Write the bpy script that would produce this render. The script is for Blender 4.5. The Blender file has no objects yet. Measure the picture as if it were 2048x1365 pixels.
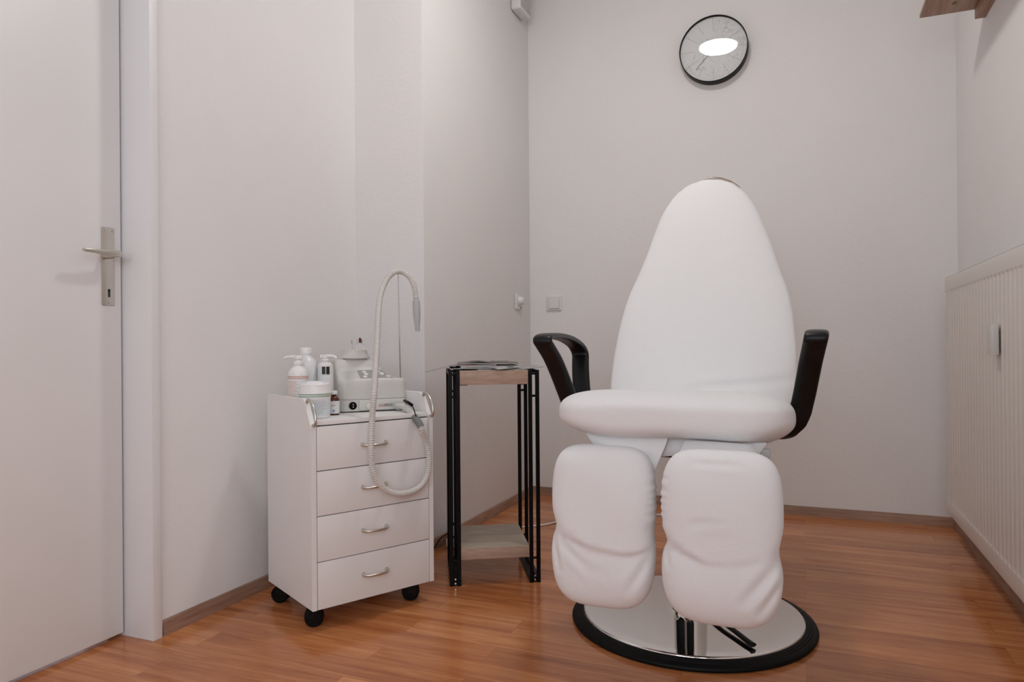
import bpy, bmesh, math, random
from mathutils import Vector, Matrix
random.seed(7)
PI = math.pi
SC = bpy.context.scene
COL = SC.collection
sin, cos = math.sin, math.cos

# ------------------------------------------------------------------ camera
cd = bpy.data.cameras.new('camera'); cam = bpy.data.objects.new('camera', cd); COL.objects.link(cam)
Rv = Vector((.92441547, .3812978, -.00824805)); Uv = Vector((.0084016, .00126197, .99996391)); Fv = Vector((-.38129444, .9244514, .00203692))
m = Matrix((Rv, Uv, -Fv)).transposed().to_4x4(); m.translation = Vector((0, 0, .83)); cam.matrix_world = m
cd.sensor_width = 36; cd.lens = 36*1414.36/2048; cd.clip_start = .05
SC.camera = cam
# ------------------------------------------------------------------ light
SC.view_settings.view_transform = 'Standard'; SC.view_settings.look = 'None'
SC.view_settings.gamma = 1; SC.view_settings.use_curve_mapping = False
SC.view_settings.exposure = -0.30
w = bpy.data.worlds.new('world'); SC.world = w; w.use_nodes = True
w.node_tree.nodes['Background'].inputs[0].default_value = (.82, .9, 1, 1)
w.node_tree.nodes['Background'].inputs[1].default_value = 1.0

def area(name, loc, rot, sx, sy, power, col):
    l = bpy.data.lights.new(name, 'AREA'); l.shape = 'RECTANGLE'; l.size = sx; l.size_y = sy; l.energy = power; l.color = col
    o = bpy.data.objects.new(name, l); COL.objects.link(o); o.location = loc; o.rotation_euler = rot; return o
# daylight through the rear window; side light added to brighten the left wall
area('daylight_rear', (-.10, -2.26, 1.62), (PI/2, 0, 0), 1.3, 1.35, 27, (.90, .95, 1))
area('side_fill', (.70, -.75, 1.62), (PI/2, 0, PI/2), 1.25, 1.3, 26, (.90, .95, 1))

# ------------------------------------------------------------------ materials
def mat(name, col=(.8, .8, .8), rough=.5, metal=0, **k):
    mt = bpy.data.materials.new(name); mt.use_nodes = True; nt = mt.node_tree; b = nt.nodes['Principled BSDF']
    b.inputs['Base Color'].default_value = (*col, 1); b.inputs['Roughness'].default_value = rough; b.inputs['Metallic'].default_value = metal
    for a, v in k.items():
        if a in b.inputs: b.inputs[a].default_value = v
    return mt, nt, b
def N(nt, t, **k):
    n = nt.nodes.new(t)
    for a, v in k.items():
        if a.startswith('i_'):
            n.inputs[a[2:].replace('_', ' ')].default_value = v
        else: setattr(n, a, v)
    return n
def coords(nt, scale=(1, 1, 1), kind='Object'):
    tc = N(nt, 'ShaderNodeTexCoord'); mp = N(nt, 'ShaderNodeMapping'); mp.inputs['Scale'].default_value = scale
    nt.links.new(tc.outputs[kind], mp.inputs[0]); return mp
def add_bump(nt, b, scale, strength, dist=.002, detail=4, stretch=(1, 1, 1), rough=.6):
    mp = coords(nt, stretch); n = N(nt, 'ShaderNodeTexNoise'); n.inputs['Scale'].default_value = scale; n.inputs['Detail'].default_value = detail
    n.inputs['Roughness'].default_value = rough
    bp = N(nt, 'ShaderNodeBump'); bp.inputs['Strength'].default_value = strength; bp.inputs['Distance'].default_value = dist
    nt.links.new(mp.outputs[0], n.inputs['Vector']); nt.links.new(n.outputs['Fac'], bp.inputs['Height']); nt.links.new(bp.outputs[0], b.inputs['Normal'])
    return n
def ramp(nt, fac, stops):
    r = N(nt, 'ShaderNodeValToRGB'); e = r.color_ramp.elements
    while len(e) < len(stops): e.new(.5)
    for q, (p, c) in zip(e, stops): q.position = p; q.color = (*c, 1)
    nt.links.new(fac, r.inputs[0]); return r
def varied(name, col, rough=.5, metal=0, amt=.04, scale=6, bump=None, **k):
    """plain colour with faint procedural variation"""
    mt, nt, b = mat(name, col, rough, metal, **k)
    mp = coords(nt); n = N(nt, 'ShaderNodeTexNoise'); n.inputs['Scale'].default_value = scale; n.inputs['Detail'].default_value = 5
    nt.links.new(mp.outputs[0], n.inputs['Vector'])
    lo = tuple(c*(1-amt) for c in col); hi = tuple(min(1, c*(1+amt)) for c in col)
    r = ramp(nt, n.outputs['Fac'], [(.3, lo), (.7, hi)]); nt.links.new(r.outputs[0], b.inputs['Base Color'])
    if bump: add_bump(nt, b, *bump)
    return mt
KNOT = (-.113, -.090)   # one dark knot in the shelf board
def wood(name, cols, axis, fine=90, rough=.45, knots=False, bump=.15):
    """grain runs along axis (0,1,2)"""
    mt, nt, b = mat(name, cols[0], rough)
    sc = [1.0, 1.0, 1.0]; sc[axis] = .06
    mp = coords(nt, tuple(sc)); n = N(nt, 'ShaderNodeTexNoise'); n.inputs['Scale'].default_value = fine; n.inputs['Detail'].default_value = 7; n.inputs['Roughness'].default_value = .65
    n.inputs['Distortion'].default_value = .4
    nt.links.new(mp.outputs[0], n.inputs['Vector'])
    r = ramp(nt, n.outputs['Fac'], [(.3, cols[1]), (.5, cols[0]), (.72, cols[2])])
    n2 = N(nt, 'ShaderNodeTexNoise'); n2.inputs['Scale'].default_value = fine*.22; n2.inputs['Detail'].default_value = 3
    nt.links.new(mp.outputs[0], n2.inputs['Vector'])
    mx = N(nt, 'ShaderNodeMix', data_type='RGBA', blend_type='MULTIPLY'); mx.inputs[0].default_value = .55
    r2 = ramp(nt, n2.outputs['Fac'], [(.35, (.72, .7, .68)), (.65, (1.1, 1.08, 1.05))])
    nt.links.new(r.outputs[0], mx.inputs[6]); nt.links.new(r2.outputs[0], mx.inputs[7]); last = mx.outputs[2]
    if knots:
        mp2 = coords(nt, (1, .6, 0)); v = N(nt, 'ShaderNodeVectorMath', operation='DISTANCE'); nt.links.new(mp2.outputs[0], v.inputs[0]); v.inputs[1].default_value = (KNOT[0], KNOT[1]*.6, 0)
        r3 = ramp(nt, v.outputs['Value'], [(.004, (.16, .12, .09)), (.012, (1, 1, 1))]); mx2 = N(nt, 'ShaderNodeMix', data_type='RGBA', blend_type='MULTIPLY'); mx2.inputs[0].default_value = 1
        nt.links.new(last, mx2.inputs[6]); nt.links.new(r3.outputs[0], mx2.inputs[7]); last = mx2.outputs[2]
    nt.links.new(last, b.inputs['Base Color'])
    bp = N(nt, 'ShaderNodeBump'); bp.inputs['Strength'].default_value = bump; bp.inputs['Distance'].default_value = .001
    nt.links.new(n.outputs['Fac'], bp.inputs['Height']); nt.links.new(bp.outputs[0], b.inputs['Normal'])
    return mt

M = {}
def wall_mat(name, col, bs):
    mt, nt, b = mat(name, col, .9)
    mp = coords(nt)
    n = N(nt, 'ShaderNodeTexNoise'); n.inputs['Scale'].default_value = 1.3; n.inputs['Detail'].default_value = 4
    nt.links.new(mp.outputs[0], n.inputs['Vector'])
    r = ramp(nt, n.outputs['Fac'], [(.3, tuple(c*.975 for c in col)), (.7, tuple(c*1.02 for c in col))]); nt.links.new(r.outputs[0], b.inputs['Base Color'])
    n2 = N(nt, 'ShaderNodeTexNoise'); n2.inputs['Scale'].default_value = 70; n2.inputs['Detail'].default_value = 3
    n3 = N(nt, 'ShaderNodeTexNoise'); n3.inputs['Scale'].default_value = 13; n3.inputs['Detail'].default_value = 4
    ad = N(nt, 'ShaderNodeMath', operation='ADD')
    for q in (n2, n3): nt.links.new(mp.outputs[0], q.inputs['Vector'])
    nt.links.new(n2.outputs['Fac'], ad.inputs[0]); nt.links.new(n3.outputs['Fac'], ad.inputs[1])
    bp = N(nt, 'ShaderNodeBump'); bp.inputs['Strength'].default_value = bs; bp.inputs['Distance'].default_value = .004
    nt.links.new(ad.outputs[0], bp.inputs['Height']); nt.links.new(bp.outputs[0], b.inputs['Normal'])
    return mt
M['wall'] = wall_mat('wall_paint', (.855, .836, .828), .22)
M['ceiling'] = varied('ceiling_paint', (.82, .81, .80), .9)
M['door'] = varied('door_lacquer', (.83, .815, .81), .38, amt=.015, scale=3)
M['frame'] = varied('frame_lacquer', (.82, .81, .82), .4, amt=.015, scale=3)
M['melamine'] = varied('white_melamine', (.84, .82, .81), .42, amt=.01, bump=(300, .05, .0005))
M['cabinet_gap'] = varied('cabinet_core', (.10, .08, .07), .8)
M['nickel'] = varied('satin_nickel', (.62, .59, .53), .3, 1, amt=.03, scale=20)
M['black_plastic'] = varied('black_plastic', (.003, .003, .0035), .38, amt=.2, scale=30, bump=(500, .15, .0006), **{'Specular IOR Level': .14})
M['arm_plastic'] = varied('armrest_black_plastic', (.004, .004, .0045), .36, amt=.2, scale=30, bump=(420, .3, .0008), **{'Specular IOR Level': .28})
M['rubber'] = varied('black_rubber', (.004, .004, .004), .5, amt=.3, scale=40, **{'Specular IOR Level': .14})
M['black_metal'] = varied('black_powder_coat', (.003, .003, .0035), .36, amt=.2, scale=60, **{'Specular IOR Level': .14})
M['chrome'] = varied('chrome', (.80, .79, .78), .045, 1, amt=.02, scale=9)
M['steel'] = varied('steel', (.55, .53, .51), .28, 1)
M['appliance'] = varied('appliance_grey', (.66, .645, .61), .42, amt=.015, bump=(400, .06, .0005))
M['hose'] = varied('hose_grey', (.66, .63, .60), .5, amt=.03)
M['grip'] = varied('handpiece_grey', (.50, .51, .50), .45, amt=.02)
M['strip_grey'] = varied('strip_grey', (.54, .53, .52), .45, amt=.01)
M['sleeve'] = varied('dark_sleeve', (.17, .18, .175), .45, amt=.05)
M['panel_grey'] = varied('panel_grey', (.36, .35, .34), .5, amt=.05, scale=200)
M['white_plastic'] = varied('white_plastic', (.86, .85, .85), .32, amt=.01, **{'Subsurface Weight': 0})
M['off_white'] = varied('off_white_plastic', (.78, .77, .755), .38, amt=.01)
M['label_white'] = varied('label_paper', (.80, .81, .82), .5, amt=.02)
M['label_blue'] = varied('label_paper_bluish', (.72, .75, .775), .5, amt=.06, scale=300)
M['orange'] = varied('orange_print', (.60, .20, .07), .5)
M['orange_pale'] = varied('pale_orange_print', (.72, .42, .30), .5)
M['green'] = varied('green_print', (.16, .34, .14), .5)
M['red'] = varied('red_print', (.65, .04, .03), .5)
M['blue'] = varied('blue_print', (.10, .20, .48), .5)
M['grey_print'] = varied('grey_print', (.58, .62, .63), .5)
M['dark_print'] = varied('dark_print', (.05, .05, .05), .5)
M['black_print'] = varied('black_print', (.012, .013, .014), .4)
M['clear'] = varied('milky_bottle', (.83, .83, .835), .3, amt=.01)
M['amber'] = varied('amber_glass', (.10, .018, .010), .08, amt=.1)
M['burr'] = varied('brown_silicone', (.13, .02, .012), .5)
M['white_cord'] = varied('white_cord', (.78, .77, .74), .5)
M['radiator'] = varied('radiator_enamel', (.74, .70, .66), .34, amt=.012, scale=2)
M['gap_shade'] = varied('brown_gap_shade', (.13, .08, .05), .8)  # dark colour standing for the shade in the radiator's top gap
M['dark_gap'] = varied('dark_gap', (.08, .07, .06), .8)
M['paper'] = varied('magazine_pages', (.62, .60, .58), .6, amt=.12, scale=70)
M['mag_dark'] = varied('magazine_cover_dark', (.05, .045, .045), .3, amt=.5, scale=25)
M['brass'] = varied('gilt_hand', (.33, .25, .14), .35, 1)
M['skin_elastic'] = varied('elastic_cord', (.30, .20, .14), .7)

def cloth_mat():
    mt, nt, b = mat('terry_cloth', (.84, .835, .845), .95, **{'Sheen Weight': .35, 'Sheen Roughness': .5})
    mp = coords(nt)
    n = N(nt, 'ShaderNodeTexNoise'); n.inputs['Scale'].default_value = 420; n.inputs['Detail'].default_value = 4
    n2 = N(nt, 'ShaderNodeTexNoise'); n2.inputs['Scale'].default_value = 26; n2.inputs['Detail'].default_value = 5; n2.inputs['Roughness'].default_value = .6
    ad = N(nt, 'ShaderNodeMath', operation='MULTIPLY_ADD'); ad.inputs[1].default_value = 1.6
    for q in (n, n2): nt.links.new(mp.outputs[0], q.inputs['Vector'])
    nt.links.new(n2.outputs['Fac'], ad.inputs[0]); nt.links.new(n.outputs['Fac'], ad.inputs[2])
    bp = N(nt, 'ShaderNodeBump'); bp.inputs['Strength'].default_value = .28; bp.inputs['Distance'].default_value = .0028
    nt.links.new(ad.outputs[0], bp.inputs['Height']); nt.links.new(bp.outputs[0], b.inputs['Normal'])
    return mt
M['cloth'] = cloth_mat()

def floor_mat():
    mt, nt, b = mat('oak_parquet', (.4, .2, .1), .24)
    L = nt.links
    mp = coords(nt)
    br = N(nt, 'ShaderNodeTexBrick'); br.offset = .37; br.offset_frequency = 2; br.squash = 1
    br.inputs['Scale'].default_value = 1; br.inputs['Brick Width'].default_value = .78; br.inputs['Row Height'].default_value = .098
    br.inputs['Mortar Size'].default_value = .0006; br.inputs['Mortar Smooth'].default_value = .3; br.inputs['Bias'].default_value = 0
    br.inputs['Color1'].default_value = (.30, .30, .30, 1); br.inputs['Color2'].default_value = (.95, .95, .95, 1); br.inputs['Mortar'].default_value = (.12, .12, .12, 1)
    L.new(mp.outputs[0], br.inputs['Vector'])
    # per-board offset of the grain
    sep = N(nt, 'ShaderNodeSeparateXYZ'); L.new(mp.outputs[0], sep.inputs[0])
    mul = N(nt, 'ShaderNodeMath', operation='MULTIPLY'); mul.inputs[1].default_value = 37; L.new(br.outputs['Color'], mul.inputs[0])
    cmb = N(nt, 'ShaderNodeCombineXYZ')
    sx = N(nt, 'ShaderNodeMath', operation='MULTIPLY'); sx.inputs[1].default_value = 1.6; L.new(sep.outputs[0], sx.inputs[0])
    sy = N(nt, 'ShaderNodeMath', operation='MULTIPLY'); sy.inputs[1].default_value = 26; L.new(sep.outputs[1], sy.inputs[0])
    L.new(sx.outputs[0], cmb.inputs[0]); L.new(sy.outputs[0], cmb.inputs[1]); L.new(mul.outputs[0], cmb.inputs[2])
    n = N(nt, 'ShaderNodeTexNoise'); n.inputs['Scale'].default_value = 1.0; n.inputs['Detail'].default_value = 8; n.inputs['Roughness'].default_value = .6; n.inputs['Distortion'].default_value = .9
    L.new(cmb.outputs[0], n.inputs['Vector'])
    fine = N(nt, 'ShaderNodeTexNoise'); fine.inputs['Scale'].default_value = 9; fine.inputs['Detail'].default_value = 6; fine.inputs['Roughness'].default_value = .7
    L.new(cmb.outputs[0], fine.inputs['Vector'])
    grain = ramp(nt, n.outputs['Fac'], [(.28, (.36, .112, .038)), (.45, (.52, .190, .070)), (.60, (.62, .255, .100)), (.75, (.69, .33, .145))])
    fr = ramp(nt, fine.outputs['Fac'], [(.35, (.78, .74, .70)), (.62, (1.06, 1.06, 1.06))])
    m1 = N(nt, 'ShaderNodeMix', data_type='RGBA', blend_type='MULTIPLY'); m1.inputs[0].default_value = .75
    L.new(grain.outputs[0], m1.inputs[6]); L.new(fr.outputs[0], m1.inputs[7])
    tone = ramp(nt, br.outputs['Color'], [(.12, (.50, .44, .40)), (.30, (.84, .78, .73)), (.60, (.98, .95, .92)), (.95, (1.14, 1.17, 1.18))])
    m2 = N(nt, 'ShaderNodeMix', data_type='RGBA', blend_type='MULTIPLY'); m2.inputs[0].default_value = 1
    L.new(m1.outputs[2], m2.inputs[6]); L.new(tone.outputs[0], m2.inputs[7]); L.new(m2.outputs[2], b.inputs['Base Color'])
    rr = ramp(nt, fine.outputs['Fac'], [(.3, (.13, .13, .13)), (.7, (.21, .21, .21))]); L.new(rr.outputs[0], b.inputs['Roughness'])
    bp = N(nt, 'ShaderNodeBump'); bp.inputs['Strength'].default_value = .06; bp.inputs['Distance'].default_value = .001
    L.new(fine.outputs['Fac'], bp.inputs['Height']); L.new(bp.outputs[0], b.inputs['Normal'])
    return mt
M['floor'] = floor_mat()
M['base_y'] = wood('skirting_wood_y', [(.345, .195, .130), (.25, .135, .085), (.43, .26, .185)], 1, 120)
M['base_x'] = wood('skirting_wood_x', [(.345, .195, .130), (.25, .135, .085), (.43, .26, .185)], 0, 120)
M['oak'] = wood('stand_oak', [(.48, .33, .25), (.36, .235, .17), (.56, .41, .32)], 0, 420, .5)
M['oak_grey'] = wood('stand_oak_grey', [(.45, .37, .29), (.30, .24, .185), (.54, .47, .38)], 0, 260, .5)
M['shelf_wood'] = wood('shelf_wood', [(.40, .225, .145), (.30, .155, .095), (.47, .29, .20)], 1, 100, .5, knots=True)

def glass_mat():
    mt = bpy.data.materials.new('clock_glass'); mt.use_nodes = True; nt = mt.node_tree; nt.nodes.clear()
    o = N(nt, 'ShaderNodeOutputMaterial'); mx = N(nt, 'ShaderNodeMixShader'); t = N(nt, 'ShaderNodeBsdfTransparent'); g = N(nt, 'ShaderNodeBsdfGlossy'); g.inputs['Roughness'].default_value = 0
    f = N(nt, 'ShaderNodeFresnel'); f.inputs[0].default_value = 1.29
    nt.links.new(f.outputs[0], mx.inputs[0]); nt.links.new(t.outputs[0], mx.inputs[1]); nt.links.new(g.outputs[0], mx.inputs[2]); nt.links.new(mx.outputs[0], o.inputs[0])
    return mt
M['glass'] = glass_mat()
def marble_mat():
    mt, nt, b = mat('marble_dial', (.42, .42, .42), .6)
    mp = coords(nt); n = N(nt, 'ShaderNodeTexNoise'); n.inputs['Scale'].default_value = 9; n.inputs['Detail'].default_value = 7; n.inputs['Distortion'].default_value = 1.4
    nt.links.new(mp.outputs[0], n.inputs['Vector'])
    r = ramp(nt, n.outputs['Fac'], [(.30, (.72, .72, .72)), (.488, (.75, .75, .75)), (.5, (.52, .52, .52)), (.512, (.75, .75, .75)), (.7, (.66, .66, .665))])
    nt.links.new(r.outputs[0], b.inputs['Base Color']); return mt
M['marble'] = marble_mat()
def lamp_mat():
    mt, nt, b = mat('lit_diffuser', (.9, .9, .88), .5); b.inputs['Emission Color'].default_value = (1, .97, .93, 1); b.inputs['Emission Strength'].default_value = 84; return mt
M['lamp'] = lamp_mat()

# ------------------------------------------------------------------ mesh helpers
def obj(name, bm, material, parent=None, smooth=False, auto=None):
    me = bpy.data.meshes.new(name)
    bmesh.ops.recalc_face_normals(bm, faces=bm.faces)
    if smooth or auto:
        for f in bm.faces: f.smooth = True
    if auto:
        for e in bm.edges:
            if len(e.link_faces) == 2 and e.calc_face_angle(0) > math.radians(auto): e.smooth = False
    bm.to_mesh(me); bm.free(); me.materials.append(M[material] if isinstance(material, str) else material)
    o = bpy.data.objects.new(name, me); COL.objects.link(o)
    if parent: o.parent = parent
    return o
def tag(o, label=None, cat=None, group=None, kind=None):
    if label: o['label'] = label
    if cat: o['category'] = cat
    if group: o['group'] = group
    if kind: o['kind'] = kind
    return o
def thing(name, label, cat, loc=(0, 0, 0), rz=0, group=None):
    o = bpy.data.objects.new(name, None); COL.objects.link(o); o.location = loc; o.rotation_euler = (0, 0, rz); o.empty_display_size = .1
    return tag(o, label, cat, group)
def bx(bm, lo, hi, bev=0, seg=2, mtx=None):
    g = bmesh.ops.create_cube(bm, size=1); vs = g['verts']
    for v in vs:
        v.co = Vector([(lo[i]+hi[i])/2 + v.co[i]*(hi[i]-lo[i]) for i in range(3)])
    if bev:
        es = {e for v in vs for e in v.link_edges}
        r = bmesh.ops.bevel(bm, geom=list(es), offset=bev, segments=seg, affect='EDGES', profile=.6)
        vs = list({v for f in r['faces'] for v in f.verts} | {v for v in vs if v.is_valid})
    if mtx is not None:
        for v in vs: v.co = mtx @ v.co
    return vs
def box(name, lo, hi, material, parent=None, bev=0, seg=2, mtx=None):
    bm = bmesh.new(); bx(bm, lo, hi, bev, seg, mtx); return obj(name, bm, material, parent, auto=40 if bev else None)
def ringloft(bm, rings, cap=True, closed=False):
    R = [[bm.verts.new(p) for p in r] for r in rings]; n = len(R[0])
    for a, b in zip(R, R[1:] + ([R[0]] if closed else [])):
        for i in range(n): bm.faces.new((a[i], a[(i+1) % n], b[(i+1) % n], b[i]))
    if cap and not closed:
        bm.faces.new(R[0][::-1]); bm.faces.new(R[-1])
    return R
def lathe(bm, prof, c=(0, 0, 0), seg=40, mtx=None, cap=True):
    rings = []
    for r, z in prof:
        rings.append([Vector((r*cos(2*PI*i/seg), r*sin(2*PI*i/seg), z)) for i in range(seg)])
    mtx = mtx or Matrix.Identity(4); c = Vector(c)
    rings = [[mtx @ p + c for p in r] for r in rings]
    return ringloft(bm, rings, cap)
def frames(pts, closed=False):
    T = []
    n = len(pts)
    for i in range(n):
        a = pts[(i-1) % n] if (closed or i) else pts[0]; b = pts[(i+1) % n] if (closed or i < n-1) else pts[-1]
        T.append((b-a).normalized())
    up = Vector((0, 0, 1)) if abs(T[0].z) < .9 else Vector((1, 0, 0))
    Nn = [(up - T[0]*up.dot(T[0])).normalized()]
    for i in range(1, n):
        v = Nn[-1] - T[i]*Nn[-1].dot(T[i]); Nn.append(v.normalized())
    return T, Nn
def tube(bm, pts, r, seg=12, closed=False, flat=1.0):
    pts = [Vector(p) for p in pts]; T, Nn = frames(pts, closed); rings = []
    for i, p in enumerate(pts):
        rr = r(i/(len(pts)-1)) if callable(r) else r; B = T[i].cross(Nn[i])
        rings.append([p + (Nn[i]*cos(2*PI*k/seg)*flat + B*sin(2*PI*k/seg))*rr for k in range(seg)])
    ringloft(bm, rings, True, closed)
def smooth_path(pts, n=8, closed=False):
    P = [Vector(p) for p in pts]; out = []; m_ = len(P)
    for i in range(m_ if closed else m_-1):
        p0 = P[(i-1) % m_] if (closed or i) else P[0]*2-P[1]; p1 = P[i]; p2 = P[(i+1) % m_]
        p3 = P[(i+2) % m_] if (closed or i < m_-2) else P[-1]*2-P[-2]
        for k in range(n):
            t = k/n; out.append(.5*((2*p1)+(p2-p0)*t+(2*p0-5*p1+4*p2-p3)*t*t+(3*p1-p0-3*p2+p3)*t**3))
    if not closed: out.append(P[-1])
    return out
def cyl(bm, p0, p1, r, seg=20, r1=None):
    p0, p1 = Vector(p0), Vector(p1); tube(bm, [p0, p1], (lambda t: r + ((r if r1 is None else r1)-r)*t), seg)
def interps(t, tab):
    """smooth (Catmull-Rom) lookup"""
    for i, ((a, va), (b, vb)) in enumerate(zip(tab, tab[1:])):
        if t <= b:
            u = max(0, (t-a)/(b-a)); pa, pb = tab[max(0, i-1)], tab[min(len(tab)-1, i+2)]
            ma = (vb-pa[1])/(b-pa[0])*(b-a); mb = (pb[1]-va)/(pb[0]-a)*(b-a)
            return (2*u**3-3*u*u+1)*va+(u**3-2*u*u+u)*ma+(-2*u**3+3*u*u)*vb+(u**3-u*u)*mb
    return tab[-1][1]
def spow(x, e): return math.copysign(abs(x)**e, x)
def interp(t, tab):
    if t <= tab[0][0]: return tab[0][1]
    for (a, va), (b, vb) in zip(tab, tab[1:]):
        if t <= b: return va + (vb-va)*(t-a)/(b-a)
    return tab[-1][1]
def band(bm, r, z0, z1, a0, a1, c=(0, 0, 0), seg=14, th=.0004):
    """curved patch on a round bottle"""
    c = Vector(c); v = []
    for rr in (r, r+th):
        for z in (z0, z1):
            v.append([bm.verts.new(c + Vector((rr*cos(a0+(a1-a0)*i/seg), rr*sin(a0+(a1-a0)*i/seg), z))) for i in range(seg+1)])
    for i in range(seg):
        bm.faces.new((v[2][i], v[2][i+1], v[3][i+1], v[3][i])); bm.faces.new((v[0][i], v[1][i], v[1][i+1], v[0][i+1]))
        bm.faces.new((v[1][i], v[3][i], v[3][i+1], v[1][i+1])); bm.faces.new((v[0][i], v[0][i+1], v[2][i+1], v[2][i]))
    for i in (0, seg): bm.faces.new((v[0][i], v[2][i], v[3][i], v[1][i]))
def text_bm(s, size, th=.0003):
    cu = bpy.data.curves.new('t', 'FONT'); cu.body = s; cu.size = size; cu.extrude = th; cu.align_x = 'LEFT'; cu.resolution_u = 3
    o = bpy.data.objects.new('t', cu); COL.objects.link(o); dg = bpy.context.evaluated_depsgraph_get(); me = bpy.data.meshes.new_from_object(o.evaluated_get(dg))
    bpy.data.objects.remove(o); bpy.data.curves.remove(cu)
    bm = bmesh.new(); bm.from_mesh(me); bpy.data.meshes.remove(me); return bm

# ------------------------------------------------------------------ the room
XL, XA, XR, YS, YB, YR, ZC = -1.705, -1.385, .63, 2.452, 3.625, -2.2, 2.85
def struct(name, lo, hi, material, **k): return tag(box(name, lo, hi, material, **k), kind='structure')
struct('floor', (-2.1, YR-.2, -.1), (XR+.2, YB+.2, 0), 'floor')
struct('ceiling', (-2.1, YR-.2, ZC), (XR+.2, YB+.2, ZC+.1), 'ceiling')
struct('wall_back', (XA-.4, YB, 0), (XR+.2, YB+.15, ZC), 'wall')
# left wall, its projecting pier with the alcove side, and the part around the door
bm = bmesh.new()
bx(bm, (-2.0, 1.474, 0), (XL, YS+.3, ZC)); bx(bm, (-2.0, .47, 2.06), (XL, 1.474, ZC)); bx(bm, (-2.0, YR, 0), (XL, .47, ZC))
tag(obj('wall_left', bm, 'wall'), kind='structure')
bm = bmesh.new(); bx(bm, (-2.0, YS, 0), (XA, YB, ZC), .006, 2); tag(obj('wall_left_pier', bm, 'wall', auto=40), kind='structure')
# rear wall with a window opening, right wall with an opening added for the side light (both behind the camera)
bm = bmesh.new()
bx(bm, (-2.0, YR-.15, 0), (-.80, YR, ZC)); bx(bm, (.58, YR-.15, 0), (XR+.2, YR, ZC)); bx(bm, (-.80, YR-.15, 0), (.58, YR, .9)); bx(bm, (-.80, YR-.15, 2.35), (.58, YR, ZC))
tag(obj('wall_rear', bm, 'wall'), kind='structure')
bm = bmesh.new()
bx(bm, (XR, YR, 0), (XR+.15, -1.4, ZC)); bx(bm, (XR, -.1, 0), (XR+.15, YB, ZC)); bx(bm, (XR, -1.4, 0), (XR+.15, -.1, .9)); bx(bm, (XR, -1.4, 2.35), (XR+.15, -.1, ZC))
tag(obj('wall_right', bm, 'wall'), kind='structure')
def window(name, lo, hi, ax):
    bm = bmesh.new(); t = .05
    x0, y0, z0 = lo; x1, y1, z1 = hi
    if ax == 0:
        for a, b in (((x0, y0, z0), (x1, y0+t, z1)), ((x0, y1-t, z0), (x1, y1, z1)), ((x0, y0, z0), (x1, y1, z0+t)), ((x0, y0, z1-t), (x1, y1, z1)), ((x0, (y0+y1)/2-.03, z0), (x1, (y0+y1)/2+.03, z1))): bx(bm, a, b)
    else:
        for a, b in (((x0, y0, z0), (x0+t, y1, z1)), ((x1-t, y0, z0), (x1, y1, z1)), ((x0, y0, z0), (x1, y1, z0+t)), ((x0, y0, z1-t), (x1, y1, z1)), (((x0+x1)/2-.03, y0, z0), ((x0+x1)/2+.03, y1, z1))): bx(bm, a, b)
    tag(obj(name, bm, 'frame'), kind='structure')
window('window_1', (-.80, YR-.045, .9), (.58, YR-.005, 2.35), 1)
window('added_window', (XR+.005, -1.4, .9), (XR+.045, -.1, 2.35), 0)  # added window, put in to let extra light onto the left wall

# skirting boards (sloping front, thin top edge)
def skirting(name, pts, nrm, material, h_=.0425, t0=.004, t1=.014):
    a, b = Vector((*pts[0], 0)), Vector((*pts[1], 0)); n = Vector((*nrm, 0)); bm = bmesh.new()
    prof = [(0, 0), (t1, 0), (t1-.001, .008), (t1-.004, .028), (t0+.003, h_-.003), (t0, h_), (0, h_)]
    ringloft(bm, [[p + n*u + Vector((0, 0, z)) for u, z in prof] for p in (a, b)])
    return tag(obj(name, bm, material), kind='structure')
skirting('baseboard_left', ((XL, 1.484), (XL, YS)), (1, 0), 'base_y')
skirting('baseboard_pier_front', ((XL, YS), (XA, YS)), (0, -1), 'base_x')
skirting('baseboard_pier_side', ((XA, YS), (XA, YB)), (1, 0), 'base_y')
skirting('baseboard_back', ((XA, YB), (XR, YB)), (0, -1), 'base_x')
skirting('baseboard_right', ((XR, -2.2), (XR, YB)), (-1, 0), 'base_y', t1=.03, t0=.02)

# door, lining and casing
dr = tag(box('door_1', (-1.84, .52, .012), (-1.80, 1.441, 2.03), 'door', bev=.002), kind='structure')
bm = bmesh.new()
bx(bm, (-1.84, 1.447, 0), (-1.690, 1.4745, 2.085), .0015); bx(bm, (-1.86, 1.425, 0), (-1.842, 1.4745, 2.04))
bx(bm, (-1.84, .485, 0), (-1.690, .513, 2.085), .0015); bx(bm, (-1.84, .485, 2.04), (-1.690, 1.4745, 2.085), .0015)
bx(bm, (-1.704, 1.4745, 0), (-1.696, 1.482, 2.085))
tag(obj('trim_door_casing', bm, 'frame', auto=40), kind='structure')
pl = box('lock_plate', (-1.800, 1.380, .943), (-1.796, 1.4185, 1.161), 'nickel', dr, bev=.0025)
bm = bmesh.new()
for y, z in ((1.3865, 1.153), (1.412, 1.153), (1.399, .951)):
    bm = bmesh.new(); lathe(bm, [(.0028, 0), (.0030, .0015), (.0012, .0018)], (-1.796, y, z), 12, Matrix.Rotation(PI/2, 4, 'Y')); obj('screw', bm, 'steel', pl, auto=40)
bm = bmesh.new(); lathe(bm, [(.0042, 0), (.0042, .0008)], (-1.7962, 1.400, .985), 16, Matrix.Rotation(PI/2, 4, 'Y')); bx(bm, (-1.7962, 1.3968, .966), (-1.7954, 1.4032, .983))
obj('keyhole', bm, 'black_print', pl)
bm = bmesh.new()
cyl(bm, (-1.797, 1.388, 1.081), (-1.752, 1.388, 1.081), .0100)
rings = []
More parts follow.
